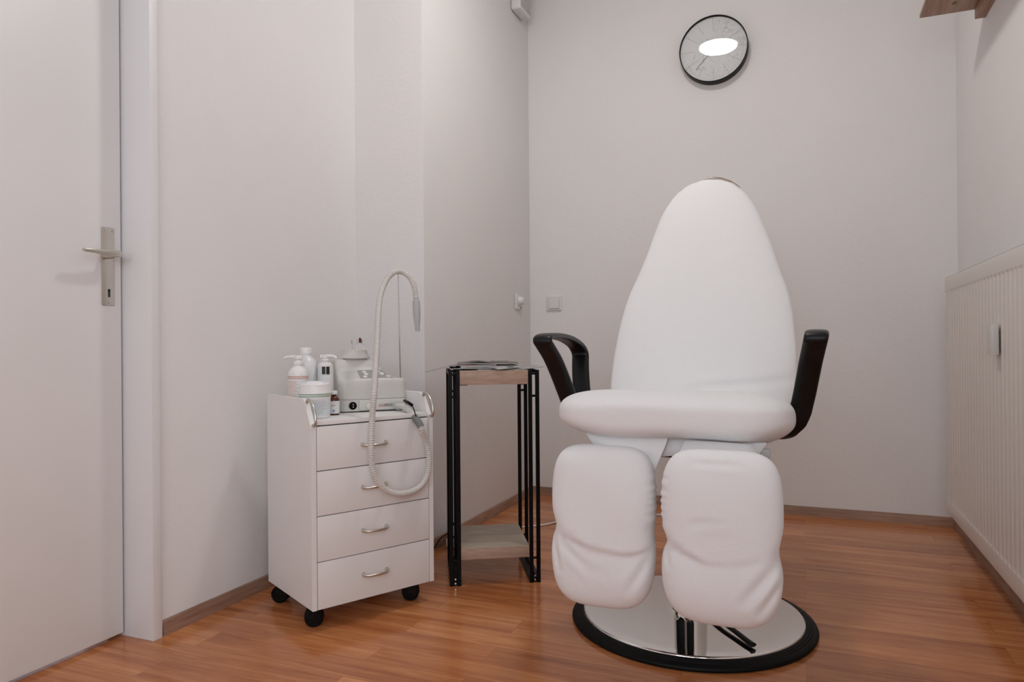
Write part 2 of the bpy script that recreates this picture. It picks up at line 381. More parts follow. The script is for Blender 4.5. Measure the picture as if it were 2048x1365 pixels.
for y, hz, hx, x0 in ((1.401, .008, .009, -1.752), (1.397, .0092, .0105, -1.752), (1.37, .0085, .0095, -1.750), (1.33, .0062, .008, -1.748), (1.295, .005, .007, -1.748), (1.289, .0038, .0055, -1.748)):
    rings.append([Vector((x0+hx*spow(cos(a), .6), y, 1.084+hz*spow(sin(a), .6))) for a in [2*PI*i/20 for i in range(20)]])
ringloft(bm, rings); obj('door_handle', bm, 'nickel', dr, auto=50)

# ------------------------------------------------------------------ radiator
rad = thing('radiator', 'white ribbed panel radiator on the right wall', 'radiator', (.53, 2.4, .13))
y0, y1, z0, z1 = -.95, .93, 0, .945
bm = bmesh.new(); NY = int((y1-y0)/.045*10); zs = [0, .006, .03, .050, .053, .056, .059, .062, .066, .1, .3, .6, .85, .881, .885, .888, .891, .894, .897, .92, .94, .945]
def fade(z): 
    t = min(z-.05, .897-z)/.014; t = max(0, min(1, t)); return t*t*(3-2*t)
G = []
for i in range(NY+1):
    y = y0+(y1-y0)*i/NY; ph = ((y-y0) / .045) % 1
    s = min(1, min(ph, 1-ph)/.26); s = s*s*(3-2*s)
    edge = min(1, (y-y0)/.01, (y1-y)/.01)
    G.append([bm.verts.new(((.008*(1-edge) + (.0038*s)*fade(z) + (.0015 if z in (0, .945) else 0)), y, z)) for z in zs])
for i in range(NY):
    for k in range(len(zs)-1): bm.faces.new((G[i][k], G[i+1][k], G[i+1][k+1], G[i][k+1]))
back = [[bm.verts.new((.012, G[i][0].co.y, z)) for z in (0, .945)] for i in (0, NY)]
bm.faces.new([back[0][1], back[0][0]]+G[0]); bm.faces.new([back[1][0], back[1][1]]+G[-1][::-1])
bm.faces.new([back[0][0], back[1][0]]+[g[0] for g in G[::-1]]); bm.faces.new([back[1][1], back[0][1]]+[g[-1] for g in G])
bm.faces.new((back[0][0], back[0][1], back[1][1], back[1][0]))
obj('front_panel', bm, 'radiator', rad, auto=60)
box('rear_panel', (.058, y0+.01, .01), (.070, y1-.01, .935), 'radiator', rad, bev=.003)
box('side_cover', (.0125, y1-.012, .03), (.058, y1-.010, .93), 'radiator', rad)
box('side_cover', (.0125, y0+.010, .03), (.058, y0+.012, .93), 'radiator', rad)
box('top_gap_shade', (.0022, y0+.002, .9452), (.0110, y1-.002, .9462), 'gap_shade', rad)  # shade of the gap along the top edge, laid in as a brown strip
bm = bmesh.new()
for k in range(60):
    y = y0+.02+k*(y1-y0-.04)/60; bx(bm, (.014, y, .934), (.056, y+.012, .938))
obj('top_grille', bm, 'radiator', rad)
for y in (y0+.3, y1-.3): box('wall_bracket', (.070, y-.02, .1), (.0995, y+.02, .85), 'radiator', rad, bev=.002)
hm = box('heat_meter', (-.022, .052, .652), (-.0030, .100, .742), 'appliance', rad, bev=.0012)
hm.location = (0, 0, 0)
box('display', (-.0226, .086, .716), (-.0218, .096, .728), 'grey_print', hm)

# ------------------------------------------------------------------ wall shelf (upper right)
sh = thing('wall_shelf', 'brown knotty wooden shelf high on the right wall, cut by the top edge', 'shelf', (.63, 3.08, 2.015))
box('shelf_board', (-.212, -1.25, .036), (-.0005, 0, .050), 'shelf_wood', sh, bev=.0015)
box('rear_rail', (-.034, -1.25, 0), (-.0005, 0, .0355), 'shelf_wood', sh, bev=.0015)

# ------------------------------------------------------------------ corner ventilation unit
vu = thing('vent_unit', 'small white slotted wall unit high up in the left alcove corner', 'vent', (XA, 3.41, 2.550))
box('housing', (.0005, -.036, 0), (.055, .122, .28), 'off_white', vu, bev=.012, seg=3)
bm = bmesh.new()
for k in range(14): bx(bm, (.0545, -.028, .018+k*.0140), (.0562, .108, .0235+k*.0140), .0003, 1)
obj('slot', bm, 'panel_grey', vu)
bm = bmesh.new(); lathe(bm, [(.004, 0), (.004, .001)], (.028, .02, -.001), 12); obj('screw', bm, 'grey_print', vu)

# ------------------------------------------------------------------ switch and socket
sw = thing('light_switch', 'white square rocker light switch on the back wall', 'light switch', (-1.245, YB, 1.040))
box('frame', (-.042, -.010, -.040), (.042, -.0003, .040), 'off_white', sw, bev=.0045, seg=3)
box('surround', (-.031, -.0108, -.031), (.031, -.0095, .031), 'grey_print', sw, bev=.0004)
box('rocker', (-.0295, -.0155, -.0295), (.0295, -.0109, .0295), 'off_white', sw, bev=.0035, seg=3)
so = thing('dimmer_switch', 'white dimmer switch with a round knob on the alcove side wall', 'switch', (XA, 3.44, 1.043))
box('plate', (.0003, -.041, -.041), (.011, .041, .041), 'off_white', so, bev=.004, seg=3)
bm = bmesh.new(); lathe(bm, [(.024, 0), (.024, .006), (.021, .010), (.019, .022), (.014, .026), (.0, .026)][:5], (.0105, 0, .004), 28, Matrix.Rotation(PI/2, 4, 'Y')); obj('knob', bm, 'off_white', so, auto=35)
bm = bmesh.new(); bx(bm, (.0112, .010, -.036), (.0135, .022, -.026), .0005, 1); obj('contact', bm, 'brass', so)

# ------------------------------------------------------------------ clock
RC = .163
ck = thing('wall_clock', 'round black-rimmed wall clock with a grey marble dial', 'clock', (-.398, YB, 2.262))
def disc_y(bm, prof, seg=96): lathe(bm, prof, (0, 0, 0), seg, Matrix.Rotation(PI/2, 4, 'X'), cap=False)
bm = bmesh.new(); disc_y(bm, [(RC-.002, .0005), (RC, .002), (RC, .050), (RC-.002, .052), (RC-.0035, .052), (RC-.0045, .050), (RC-.0045, .036), (0.0005, .034), (0.0005, .0005), (RC-.002, .0005)])
obj('rim', bm, 'black_metal', ck, auto=40)
bm = bmesh.new(); disc_y(bm, [(.0002, .035), (.0002, .0385), (RC-.005, .0385), (RC-.005, .035)]); obj('dial', bm, 'marble', ck, auto=40)
bm = bmesh.new()
for k in range(60):
    a = 2*PI*k/60; hour = k % 5 == 0; r0, r1, w_ = (.088, .143, .0007) if hour else (.138, .143, .0004)
    mx = Matrix.Rotation(-a, 4, 'Y'); bx(bm, (-w_, -.0392, r0), (w_, -.0387, r1), mtx=mx)
obj('dial_marks', bm, 'panel_grey', ck)
for k in range(12):
    t = text_bm(str((k*5) or 60), .0075, .0002); a = 2*PI*k/12
    xs = [v.co.x for v in t.verts]; cx = (min(xs)+max(xs))/2
    for v in t.verts: v.co = Vector((v.co.x-cx + .150*sin(a), -.0390+v.co.z*.3, v.co.y-.003 + .151*cos(a)))
    obj('numeral', t, 'panel_grey', ck)
def hand(name, ang, r0, r1, w_, y, material, parent):
    bm = bmesh.new(); bx(bm, (-w_, -y-.0008, r0), (w_, -y, r1), mtx=Matrix.Rotation(math.radians(ang), 4, 'Y')); return obj(name, bm, material, parent)
hand('hour_hand', 88, .0, .100, .0014, .0405, 'brass', ck)
hand('minute_hand', 223, .0, .122, .0008, .0425, 'black_print', ck)
hand('second_hand', -28, .0, .060, .0008, .0440, 'black_print', ck)
bm = bmesh.new(); disc_y(bm, [(.0003, .0390), (.0032, .0390), (.0032, .0455), (.0003, .0455)], 24); obj('hub', bm, 'brass', ck, auto=40)
bm = bmesh.new(); disc_y(bm, [(.0002, .0480), (RC-.0047, .0480)], 96); obj('glass', bm, 'glass', ck, smooth=False)

# ------------------------------------------------------------------ ceiling lamp (seen mirrored in the clock glass)
cl = thing('ceiling_lamp', 'round lit ceiling lamp mirrored as a white oval in the clock glass', 'lamp', (-.520, 2.185, ZC))
bm = bmesh.new(); lathe(bm, [(.134, -.0005), (.134, -.022), (.127, -.022), (.127, -.0005)], seg=64); obj('mount_ring', bm, 'off_white', cl, auto=40)
bm = bmesh.new(); lathe(bm, [(.125, -.002), (.125, -.030), (.108, -.042), (.06, -.050), (.01, -.052)], seg=64); obj('diffuser', bm, 'lamp', cl, auto=40)

# ------------------------------------------------------------------ drawer cabinet on castors
CY = 1.0752; C0 = Vector((-1.3019, 1.6471, 0)); W, DP, ZB, ZT = .411, .345, .065, .670
cab = thing('drawer_cabinet', 'white four-drawer trolley cabinet on black castors', 'cabinet', C0, CY)
def side(x0_, x1_):
    prof = [(DP, ZB), (0, ZB), (0, .592), (.010, .600), (.040, .652), (.048, .665), (.058, ZT), (DP-.01, ZT), (DP, ZT-.008)]
    bm = bmesh.new(); ringloft(bm, [[Vector((x, b, z)) for b, z in prof] for x in (x0_, x1_)])
    bmesh.ops.bevel(bm, geom=[e for e in bm.edges if abs(e.verts[0].co.x-e.verts[1].co.x) < 1e-6], offset=.0012, segments=2, affect='EDGES')
    sd = obj('side_panel', bm, 'melamine', cab, auto=40)
    xc = (x0_+x1_)/2; P = [(xc, .047, .659), (xc, .038, .668), (xc, .018, .664), (xc, -.006, .640), (xc, -.014, .612), (xc, -.008, .598), (xc, .0015, .596)]
    bm = bmesh.new(); tube(bm, smooth_path(P, 8), lambda t: .0036+.0022*abs(2*t-1)**2, 12); obj('side_handle', bm, 'nickel', sd, smooth=True)
side(0, .0155); side(W-.0155, W)
box('top_board', (.0157, .004, .595), (W-.0157, DP-.014, .607), 'melamine', cab, bev=.001)
box('back_panel', (.0157, DP-.0135, ZB+.004), (W-.0157, DP-.003, ZT-.02), 'melamine', cab, bev=.001)
box('bottom_board', (.0157, .022, ZB+.001), (W-.0157, DP-.015, ZB+.013), 'melamine', cab)
box('inner_shell', (.0165, .020, ZB+.014), (W-.0165, DP-.015, .5945), 'cabinet_gap', cab)
gaps = [ZB, .2015, .333, .4635, .593]
for k in range(4):
    d = box('drawer', (.0175, .001, gaps[k]+(.0012 if k else 0)), (W-.0175, .019, gaps[k+1]-.0016), 'melamine', cab, bev=.0008)
    zh = (.1375, .270, .400, .527)[k]
    P = [(.161, .0008, zh), (.163, -.010, zh-.001), (.176, -.021, zh-.001), (.2, -.025, zh-.001), (.224, -.021, zh-.001), (.237, -.010, zh-.001), (.239, .0008, zh)]
    bm = bmesh.new(); tube(bm, smooth_path(P, 8), lambda t: .0035+.0028*abs(2*t-1)**3, 12, flat=1.15); obj('handle', bm, 'nickel', d, smooth=True)
def castor(b_x, b_y, ang):
    """twin-wheel castor; ang = direction of the wheel axle in the cabinet frame"""
    ct = bpy.data.objects.new('castor', None)
    bm = bmesh.new(); ax = Vector((cos(ang), sin(ang), 0)); tr = Vector((-ax.y, ax.x, 0)); c = Vector((b_x, b_y, .0275))
    cyl(bm, c+Vector((0, 0, .005))-tr*.006, (b_x-tr.x*.006, b_y-tr.y*.006, ZB), .0075, 14)
    lathe(bm, [(.018, ZB-.004), (.018, ZB-.0002)], (b_x-tr.x*.006, b_y-tr.y*.006, 0), 20)
    n = 22; prof = []
    for i in range(n+1):
        a = PI*(-.08+1.16*i/n); prof.append((cos(a)*.0285, sin(a)*.0285))
    prof2 = [(x*.80, z*.80) for x, z in prof[::-1]]
    loop = prof+prof2
    ringloft(bm, [[c + tr*x + Vector((0, 0, z)) + ax*s for x, z in loop] for s in (-.008, .008)])
    h_ = obj('castor', bm, 'black_plastic', cab, auto=40)
    for s in (-1, 1):
        bm = bmesh.new(); R_ = .0272
        q = Matrix((tr, Vector((0, 0, 1)), ax)).transposed().to_4x4()
        pr = [(.004, .009), (R_-.006, .009), (R_-.001, .0105), (R_, .013), (R_, .019), (R_-.002, .0215), (R_-.007, .0222), (R_-.009, .0205), (.006, .021), (.002, .022)]
        lathe(bm, [(r, z*s) for r, z in pr], c, 30, q)
        obj('wheel', bm, 'rubber', h_, auto=35)
castor(.0335, .066, -CY+math.radians(-52)); castor(.0335, .318, -CY+math.radians(-75)); castor(.362, .064, -CY+math.radians(-62)); castor(.362, .318, -CY+math.radians(-20))

def cw(u_, b_, z_=0): return C0 + Matrix.Rotation(CY, 3, 'Z') @ Vector((u_, b_, z_))
ZTOP = .6075
def facing(p): return math.atan2(-p.y, -p.x)   # direction from a point towards the camera

# ------------------------------------------------------------------ bottles and jars on the cabinet
# pump bottle with orange stripes
p = cw(.050, .212, ZTOP); f = facing(p)
b1 = thing('pump_bottle', 'white pump bottle with orange stripes, leftmost on the cabinet', 'bottle', p, 0, 'bottles and tubs on the drawer cabinet')
bm = bmesh.new(); lathe(bm, [(.027, 0), (.0303, .003), (.0303, .128), (.0285, .138), (.022, .147), (.015, .152), (.013, .154), (.013, .158)], seg=48); bd = obj('bottle_body', bm, 'white_plastic', b1, auto=35)
bm = bmesh.new(); band(bm, .0304, .012, .126, f-1.5, f+1.5, seg=30); lb = obj('label', bm, 'label_white', bd)
bm = bmesh.new()
for z in (.1205, .1155): band(bm, .0309, z, z+.0018, f-1.45, f+1.45, seg=30)
obj('stripe', bm, 'orange', lb)
bm = bmesh.new()
for k in range(16):
    z = .106-k*.0045; band(bm, .0309, z, z+.0016, f-1.15, f-1.15+random.uniform(.9, 1.3), seg=10)
obj('fine_print', bm, 'orange_pale', lb)
bm = bmesh.new(); lathe(bm, [(.0145, .1585), (.0145, .168), (.010, .172), (.0065, .1735), (.006, .1750), (.0105, .175), (.012, .183), (.010, .187), (.004, .188)], seg=28)
d = Vector((-Rv.x, -Rv.y, 0)).normalized()
pts = [Vector((0, 0, .182)), d*.02+Vector((0, 0, .183)), d*.036+Vector((0, 0, .1815)), d*.043+Vector((0, 0, .178))]
tube(bm, smooth_path(pts, 4), lambda t: .0055-.002*t, 12); cyl(bm, Vector((0, 0, .1805))-d*.014, Vector((0, 0, .1805)), .0062, 12)
obj('pump_head', bm, 'white_plastic', b1, auto=40)
# tall milky bottle with white cap
p = cw(.100, .268, ZTOP); f = facing(p)
b2 = thing('refill_bottle', 'milky white bottle with a white screw cap between two pump bottles', 'bottle', p, 0, 'bottles and tubs on the drawer cabinet')
bm = bmesh.new(); lathe(bm, [(.033, 0), (.0355, .003), (.0355, .146), (.034, .160), (.029, .171), (.019, .180), (.0165, .183), (.0165, .191)], seg=48); bd = obj('bottle_body', bm, 'clear', b2, auto=35)
bm = bmesh.new(); lathe(bm, [(.0185, .1915), (.0185, .209), (.017, .2115)], seg=40); obj('screw_cap', bm, 'white_plastic', b2, auto=35)
bm = bmesh.new(); band(bm, .0356, .02, .106, f-1.2, f+1.0, seg=24); lb = obj('label', bm, 'label_white', bd)
bm = bmesh.new(); band(bm, .0361, .1045, .1055, f-1.1, f+.15, seg=12); band(bm, .0361, .0925, .0932, f-1.1, f+.15, seg=12); band(bm, .0361, .095, .102, f-.50, f-.45, seg=2); obj('label_line', bm, 'green', lb)
# second pump bottle with black print
p = cw(.146, .222, ZTOP); f = facing(p)
b3 = thing('pump_bottle', 'white pump bottle with a black square on its label, beside the grey machine', 'bottle', p, 0, 'bottles and tubs on the drawer cabinet')
bm = bmesh.new(); lathe(bm, [(.022, 0), (.0245, .003), (.0245, .150), (.0235, .156), (.018, .162), (.012, .165), (.012, .168)], seg=48); bd = obj('bottle_body', bm, 'off_white', b3, auto=35)
bm = bmesh.new(); band(bm, .0246, .012, .118, f-.75, f+.75, seg=20); lb = obj('label', bm, 'label_white', bd)
bm = bmesh.new(); band(bm, .0251, .1255, .1500, f-.46, f-.02, seg=8); band(bm, .0251, .1255, .1500, f+.07, f+.50, seg=8); obj('black_square', bm, 'black_print', lb)
bm = bmesh.new(); lathe(bm, [(.014, .1685), (.014, .172), (.008, .176), (.011, .178), (.0115, .185), (.004, .187)], seg=28)
pts = [Vector((0, 0, .183)), -d*.018+Vector((0, 0, .1835)), -d*.030+Vector((0, 0, .181)), -d*.036+Vector((0, 0, .175))]
tube(bm, smooth_path(pts, 4), lambda t: .0055-.002*t, 12); cyl(bm, Vector((0, 0, .1815))+d*.016, Vector((0, 0, .1815)), .006, 12)
obj('pump_head', bm, 'white_plastic', b3, auto=40)
# big white jar
p = cw(.062, .112, ZTOP); f = facing(p)
j = thing('cream_jar', 'wide white tub with a green line and white lid at the cabinet front', 'jar', p, 0, 'bottles and tubs on the drawer cabinet')
RJ = .0475
bm = bmesh.new(); lathe(bm, [(RJ-.006, 0), (RJ-.004, .002), (RJ-.002, .06), (RJ-.001, .069)], seg=56); bd = obj('jar_body', bm, 'white_plastic', j, auto=35)
bm = bmesh.new(); lathe(bm, [(RJ, .0695), (RJ+.001, .071), (RJ+.001, .078), (RJ-.001, .081), (RJ-.002, .101), (RJ-.007, .106), (RJ-.02, .1065), (RJ-.021, .109), (RJ-.024, .110), (.002, .110)], seg=56); obj('lid', bm, 'white_plastic', j, auto=35)
bm = bmesh.new(); band(bm, RJ-.0028, .010, .062, f-.55, f+1.3, seg=24); lb = obj('label', bm, 'label_blue', bd)
bm = bmesh.new(); band(bm, RJ+.0012, .0715, .0735, f-1.4, f+1.5, seg=30); band(bm, RJ-.0008, .065, .0665, f-1.4, f+1.5, seg=30); obj('green_line', bm, 'green', bd)
bm = bmesh.new()
for k in range(10):
    z = .055-k*.0045; band(bm, RJ-.0018, z, z+.0012, f-.35, f-.35+random.uniform(.8, 1.2), seg=10)
obj('fine_print', bm, 'grey_print', lb)
# brown glass bottle
p = cw(.139, .147, ZTOP); f = facing(p)
bb_ = thing('medicine_bottle', 'small brown glass bottle with white cap and label', 'bottle', p, 0, 'bottles and tubs on the drawer cabinet')
bm = bmesh.new(); lathe(bm, [(.015, 0), (.0172, .002), (.0172, .045), (.016, .051), (.010, .057), (.008, .059), (.008, .064)], seg=36); bd = obj('bottle_body', bm, 'amber', bb_, auto=35)
bm = bmesh.new(); lathe(bm, [(.0108, .0645), (.0108, .074), (.010, .0755)], seg=30); obj('screw_cap', bm, 'white_plastic', bb_, auto=35)
bm = bmesh.new(); band(bm, .0173, .005, .044, f-1.4, f+1.45, seg=24); lb = obj('label', bm, 'label_white', bd)
t = text_bm('MEX', .0072)
for v in t.verts:
    a = f-.52+v.co.x/.0176; v.co = Vector(((.0178+v.co.z*.3)*cos(a), (.0178+v.co.z*.3)*sin(a), .028+v.co.y))
obj('red_lettering', t, 'red', lb)
bm = bmesh.new()
for z, w_ in ((.014, .5), (.010, .35)): band(bm, .0177, z, z+.0022, f-.3, f-.3+w_, seg=8)
obj('blue_print', bm, 'blue', lb)

# ------------------------------------------------------------------ foot-care drill unit
MY = math.radians(47.7); M0 = Vector((-1.3827, 1.8890, ZTOP))
mc = thing('foot_care_machine', 'grey foot-care drill unit with control panel standing on the cabinet', 'machine', M0, MY)
MW, MD = .229, .172
def outline(w0, w1, d0, d1, r, n=10):
    pts = []
    for cx, cy, a0 in ((w1-r, d1-r, 0), (w0+r, d1-r, PI/2), (w0+r, d0+r, PI), (w1-r, d0+r, 3*PI/2)):
        for k in range(n+1): a = a0+PI/2*k/n; pts.append((cx+r*cos(a), cy+r*sin(a)))
    out = []
    for i in range(len(pts)):
        a, b_ = pts[i], pts[(i+1) % len(pts)]; L_ = math.hypot(b_[0]-a[0], b_[1]-a[1]); m_ = max(1, int(L_/.008))
        for k in range(m_): out.append((a[0]+(b_[0]-a[0])*k/m_, a[1]+(b_[1]-a[1])*k/m_))
    return out
def sst(t): t = max(0, min(1, t)); return t*t*(3-2*t)
def ztop(x, y):
    deck = .054*sst((y+.004)/.075)*.5*(1-sst((x-.155)/.05)) 
    tower = .0365*sst((y-.058)/.024)*(1-sst((x-.140)/.035))
    return .1065 + deck + tower
ol = outline(0, MW, 0, MD, .028)
bm = bmesh.new(); cx, cy = MW/2, MD/2; rings = []
for s, dz in ((1.0, None), (1.0, 'mid'), (1.0, .022), (.995, .012), (.975, .005), (.94, .0012), (.88, 0), (.8, 0), (.7, 0), (.6, 0), (.5, 0), (.4, 0), (.3, 0), (.2, 0), (.1, 0), (.02, 0)):
    ring = []
    for x, y in ol:
        X, Y = cx+(x-cx)*s, cy+(y-cy)*s; zt = ztop(X, Y)
        z = .0415 if dz is None else (.06 if dz == 'mid' else zt-dz)
        ring.append(Vector((X, Y, z)))
    rings.append(ring)
ringloft(bm, rings); obj('upper_housing', bm, 'appliance', mc, auto=55)
bm = bmesh.new(); ol2 = outline(-.0005, MW+.0005, -.0008, MD+.0005, .028)
ringloft(bm, [[Vector((x, y, z)) for x, y in ol2] for z in (.003, .0405)]); bs = obj('base_housing', bm, 'appliance', mc, auto=55)
bm = bmesh.new(); ol3 = outline(.004, MW-.004, .004, MD-.004, .026)
ringloft(bm, [[Vector((x, y, z)) for x, y in ol3] for z in (.0, .0028)]); obj('foot_strip', bm, 'rubber', mc)
fp = box('front_panel', (.0645, -.0075, .0055), (.218, -.001, .0385), 'appliance', mc, bev=.0025)
box('name_strip', (.128, -.0083, .0135), (.180, -.0076, .028), 'strip_grey', fp, bev=.0003)
bm = bmesh.new(); lathe(bm, [(.0095, 0), (.0095, .0015), (.0085, .0045), (.004, .005)], (.096, -.0076, .018), 28, Matrix.Rotation(PI/2, 4, 'X')); obj('knob', bm, 'off_white', fp, auto=35)
t = text_bm('med', .0125); mtx = Matrix.Translation((.1265, -.0085, .016)) @ Matrix.Rotation(PI/2, 4, 'X'); bmesh.ops.transform(t, matrix=mtx, verts=t.verts); obj('orange_lettering', t, 'orange', fp)
t = text_bm('4030-SX', .0108); mtx = Matrix.Translation((.1475, -.0085, .0165)) @ Matrix.Rotation(PI/2, 4, 'X') @ Matrix.Scale(.72, 4, (1, 0, 0)); bmesh.ops.transform(t, matrix=mtx, verts=t.verts); obj('model_lettering', t, 'dark_print', fp)
rx = Matrix.Rotation(PI/2, 4, 'X')
bm = bmesh.new(); lathe(bm, [(.0125, 0), (.0125, .003), (.0105, .0035), (.0095, .0015), (.001, .0015)], (.044, -.0015, .0215), 30, rx); sk = obj('round_socket', bm, 'black_plastic', bs, auto=35)
for dz in (.0045, -.0035):
    bm = bmesh.new(); lathe(bm, [(.0022, 0), (.0022, .004), (.001, .0048)], (.0445, -.0028, .0215+dz), 12, rx); obj('pin', bm, 'chrome', sk)
bm = bmesh.new(); lathe(bm, [(.0155, 0), (.0155, .006), (.0135, .008), (.012, .008)], (.193, -.0078, .016), 32, rx); obj('hose_connector', bm, 'grip', fp, auto=35)
# control panel set on the slope
bm = bmesh.new(); NXp, NYp = 22, 10; g = []
for j_ in range(NYp+1):
    row = []
    for i in range(NXp+1):
        s = i/NXp; t_ = j_/NYp; x = (.0745+(.094-.0745)*t_) + s*((.183+(.150-.183)*t_)-(.0745+.0195*t_)); y = .016+.075*t_
        y = .010+.050*t_; x = .073+s*(.112-.030*t_)
        row.append(bm.verts.new((x, y, ztop(x, y)+.0012)))
    g.append(row)
for a in range(NYp):
    for b_ in range(NXp): bm.faces.new((g[a][b_], g[a][b_+1], g[a+1][b_+1], g[a+1][b_]))
r = bmesh.ops.extrude_face_region(bm, geom=bm.faces[:]); 
for v in r['geom']:
    if isinstance(v, bmesh.types.BMVert): v.co.z -= .0022
cp = obj('control_panel', bm, 'panel_grey', mc)
for x, y in ((.090, .018), (.097, .034), (.094, .048), (.168, .019), (.150, .034), (.140, .048)):
    bm = bmesh.new(); rg = []
    for rr in (.0068, .001):
        rg.append([Vector((x+rr*cos(a)*1.05, y+rr*sin(a)*1.0, ztop(x+rr*cos(a)*1.05, y+rr*sin(a))+.0022)) for a in [2*PI*k/20 for k in range(20)]])
    rg.insert(0, [v-Vector((0, 0, .0012)) for v in rg[0]])
    ringloft(bm, rg); obj('button', bm, 'off_white', cp)
# burr holder
bh = Vector((.066, .110, .168))
bm = bmesh.new(); lathe(bm, [(.040, .0), (.040, .0025), (.049, .003), (.050, .006), (.0485, .008), (.043, .018), (.0405, .026), (.0405, .030), (.039, .0315), (.002, .0315)], bh+Vector((.012, .0, .002)), 48); hd = obj('burr_holder', bm, 'appliance', mc, auto=35)
top = bh.z+.0335
def burr(x, y, h_, head, material):
    bm = bmesh.new(); cyl(bm, (x, y, top-.002), (x, y, top+h_*.62), .0012, 8)
    obj('burr_shank', bm, 'steel', hd)
    bm = bmesh.new(); lathe(bm, [(.0012, h_*.55), (head, h_*.62), (head, h_*.88), (head*.7, h_*.97), (head*.2, h_)], (x, y, top), 16); obj('burr_tip', bm, material, hd, smooth=True)
bx_, by_ = bh.x+.012, bh.y
burr(bx_-.015, by_-.004, .041, .0026, 'appliance'); burr(bx_-.009, by_+.004, .036, .0014, 'steel'); burr(bx_+.008, by_, .038, .0014, 'steel'); burr(bx_+.0165, by_-.004, .042, .0044, 'burr'); burr(bx_+.024, by_+.002, .037, .0018, 'panel_grey'); burr(bx_+.030, by_-.002, .030, .0012, 'steel')
# hose stand rod
def mw(x, y, z): return Vector((x, y, z))
bm = bmesh.new(); tube(bm, [(.222, .062, .100), (.219, .060, .25), (.216, .058, .455), (.214, .057, .466)], .0018, 10); rd = obj('hose_rod', bm, 'steel', mc, smooth=True)
bm = bmesh.new(); bmesh.ops.create_uvsphere(bm, u_segments=14, v_segments=10, radius=.0058, matrix=Matrix.Translation((.2135, .055, .466))); obj('rod_clip', bm, 'black_plastic', rd, smooth=True)
# hose : points given in world space
HP = [(-1.2469, 2.0228, 0.6232), (-1.2117, 1.9995, 0.6229), (-1.1731, 1.9722, 0.6135), (-1.1351, 1.9446, 0.5951), (-1.1028, 1.9255, 0.5685), (-1.1055, 1.9641, 0.5166), (-1.1013, 1.9719, 0.4603), (-1.106, 1.9632, 0.406), (-1.1218, 1.9338, 0.3743), (-1.1366, 1.8686, 0.3706), (-1.1612, 1.8233, 0.387), (-1.177, 1.794, 0.4214), (-1.1847, 1.7797, 0.4635), (-1.1868, 1.7759, 0.5232), (-1.1912, 1.7888, 0.6031), (-1.1865, 1.7934, 0.6773), (-1.2041, 1.8292, 0.7504), (-1.2272, 1.8736, 0.8263), (-1.2515, 1.9175, 0.9057), (-1.2726, 1.9627, 0.9805), (-1.276, 2.0045, 1.0376), (-1.262, 2.0318, 1.0675), (-1.2493, 2.0587, 1.071), (-1.2261, 2.0683, 1.0556), (-1.2108, 2.0747, 1.0235), (-1.2049, 2.0772, 0.9831)]
inv = (Matrix.Translation(M0) @ Matrix.Rotation(MY, 4, 'Z')).inverted()
path = smooth_path([inv @ Vector(q) for q in HP], 24)
# resample evenly
def resample(P, step):
    out = [P[0]]; acc = 0
    for a, b_ in zip(P, P[1:]):
        L_ = (b_-a).length; pos = step-acc
        while pos <= L_: out.append(a.lerp(b_, pos/L_)); pos += step
        acc = L_-(pos-step)
    return out
STEP = .00118
pp = resample(path, STEP)
def rib(i): return (.0078, .0092, .0097, .0097, .0097, .0092)[i % 6]
bm = bmesh.new(); nP = len(pp); tube(bm, pp, lambda t: rib(round(t*(nP-1))), 18)
hs = obj('hose', bm, 'hose', mc, smooth=True)
# handpiece at the hose end
e = pp[-1]; dn = (pp[-1]-pp[-8]).normalized(); dn = Vector((dn.x*.3, dn.y*.3, -1)).normalized()
q = dn.to_track_quat('Z', 'Y').to_matrix().to_4x4()
bm = bmesh.new(); lathe(bm, [(.0080, -.004), (.0090, 0), (.0092, .010), (.0126, .0115), (.0130, .040), (.0126, .058), (.0105, .082), (.0088, .092), (.0082, .112), (.0070, .113)], e, 28, q); obj('handpiece', bm, 'grip', mc, auto=35)
# joint sleeve and black clip near the connector
def sleeve(i0, i1, r_, material, name):
    bm = bmesh.new(); P = pp[i0:i1:3]; tube(bm, P, lambda t: r_, 20); return obj(name, bm, material, hs, auto=50)
def near(k): q_ = inv @ Vector(HP[k]); return min(range(nP), key=lambda i: (pp[i]-q_).length)
sleeve(near(3)-3, near(4)+2, .0112, 'sleeve', 'hose_sleeve')
bm = bmesh.new()
CLIP = [(-1.1966, 1.984, .6441), (-1.1691, 1.9629, .640), (-1.1486, 1.9497, .6337), (-1.1327, 1.9347, .6212), (-1.1194, 1.924, .6023)]
CL = [inv @ Vector(q_) for q_ in CLIP]
tube(bm, CL[:3], .0050, 10); tube(bm, smooth_path(CL[2:], 6), .0017, 8); obj('black_clip', bm, 'black_plastic', mc, smooth=True)

# ------------------------------------------------------------------ plant-stand style side table
T1 = Vector((-1.101, 2.152, 0)); TY = math.radians(29.2)
tb = thing('side_table', 'tall narrow side table with black metal frame and two oak boards', 'table', T1, TY)
TD = .31
def side_frame(xa, xb):
    bm = bmesh.new(); w_ = .0132
    for x0_ in (xa, xb):
        for y in (0, TD-w_): bx(bm, (x0_, y, 0), (x0_+w_, y+w_, .734), .0015, 1)
        bx(bm, (x0_, w_-.002, 0), (x0_+w_, TD-w_+.002, w_), .001, 1); bx(bm, (x0_, w_-.002, .734-w_), (x0_+w_, TD-w_+.002, .734), .001, 1)
    bx(bm, (xa+.001, w_-.002, .0002), (xb+w_-.001, TD-w_+.002, .006))   # flat foot plate between the rails
    for y in (w_/2, TD-w_/2):   # welded spacers
        for z in (.010, .085, .645, .722): cyl(bm, (xa+w_-.001, y, z), (xb+.001, y, z), .0042, 10)
    return obj('side_frame', bm, 'black_metal', tb, auto=40)
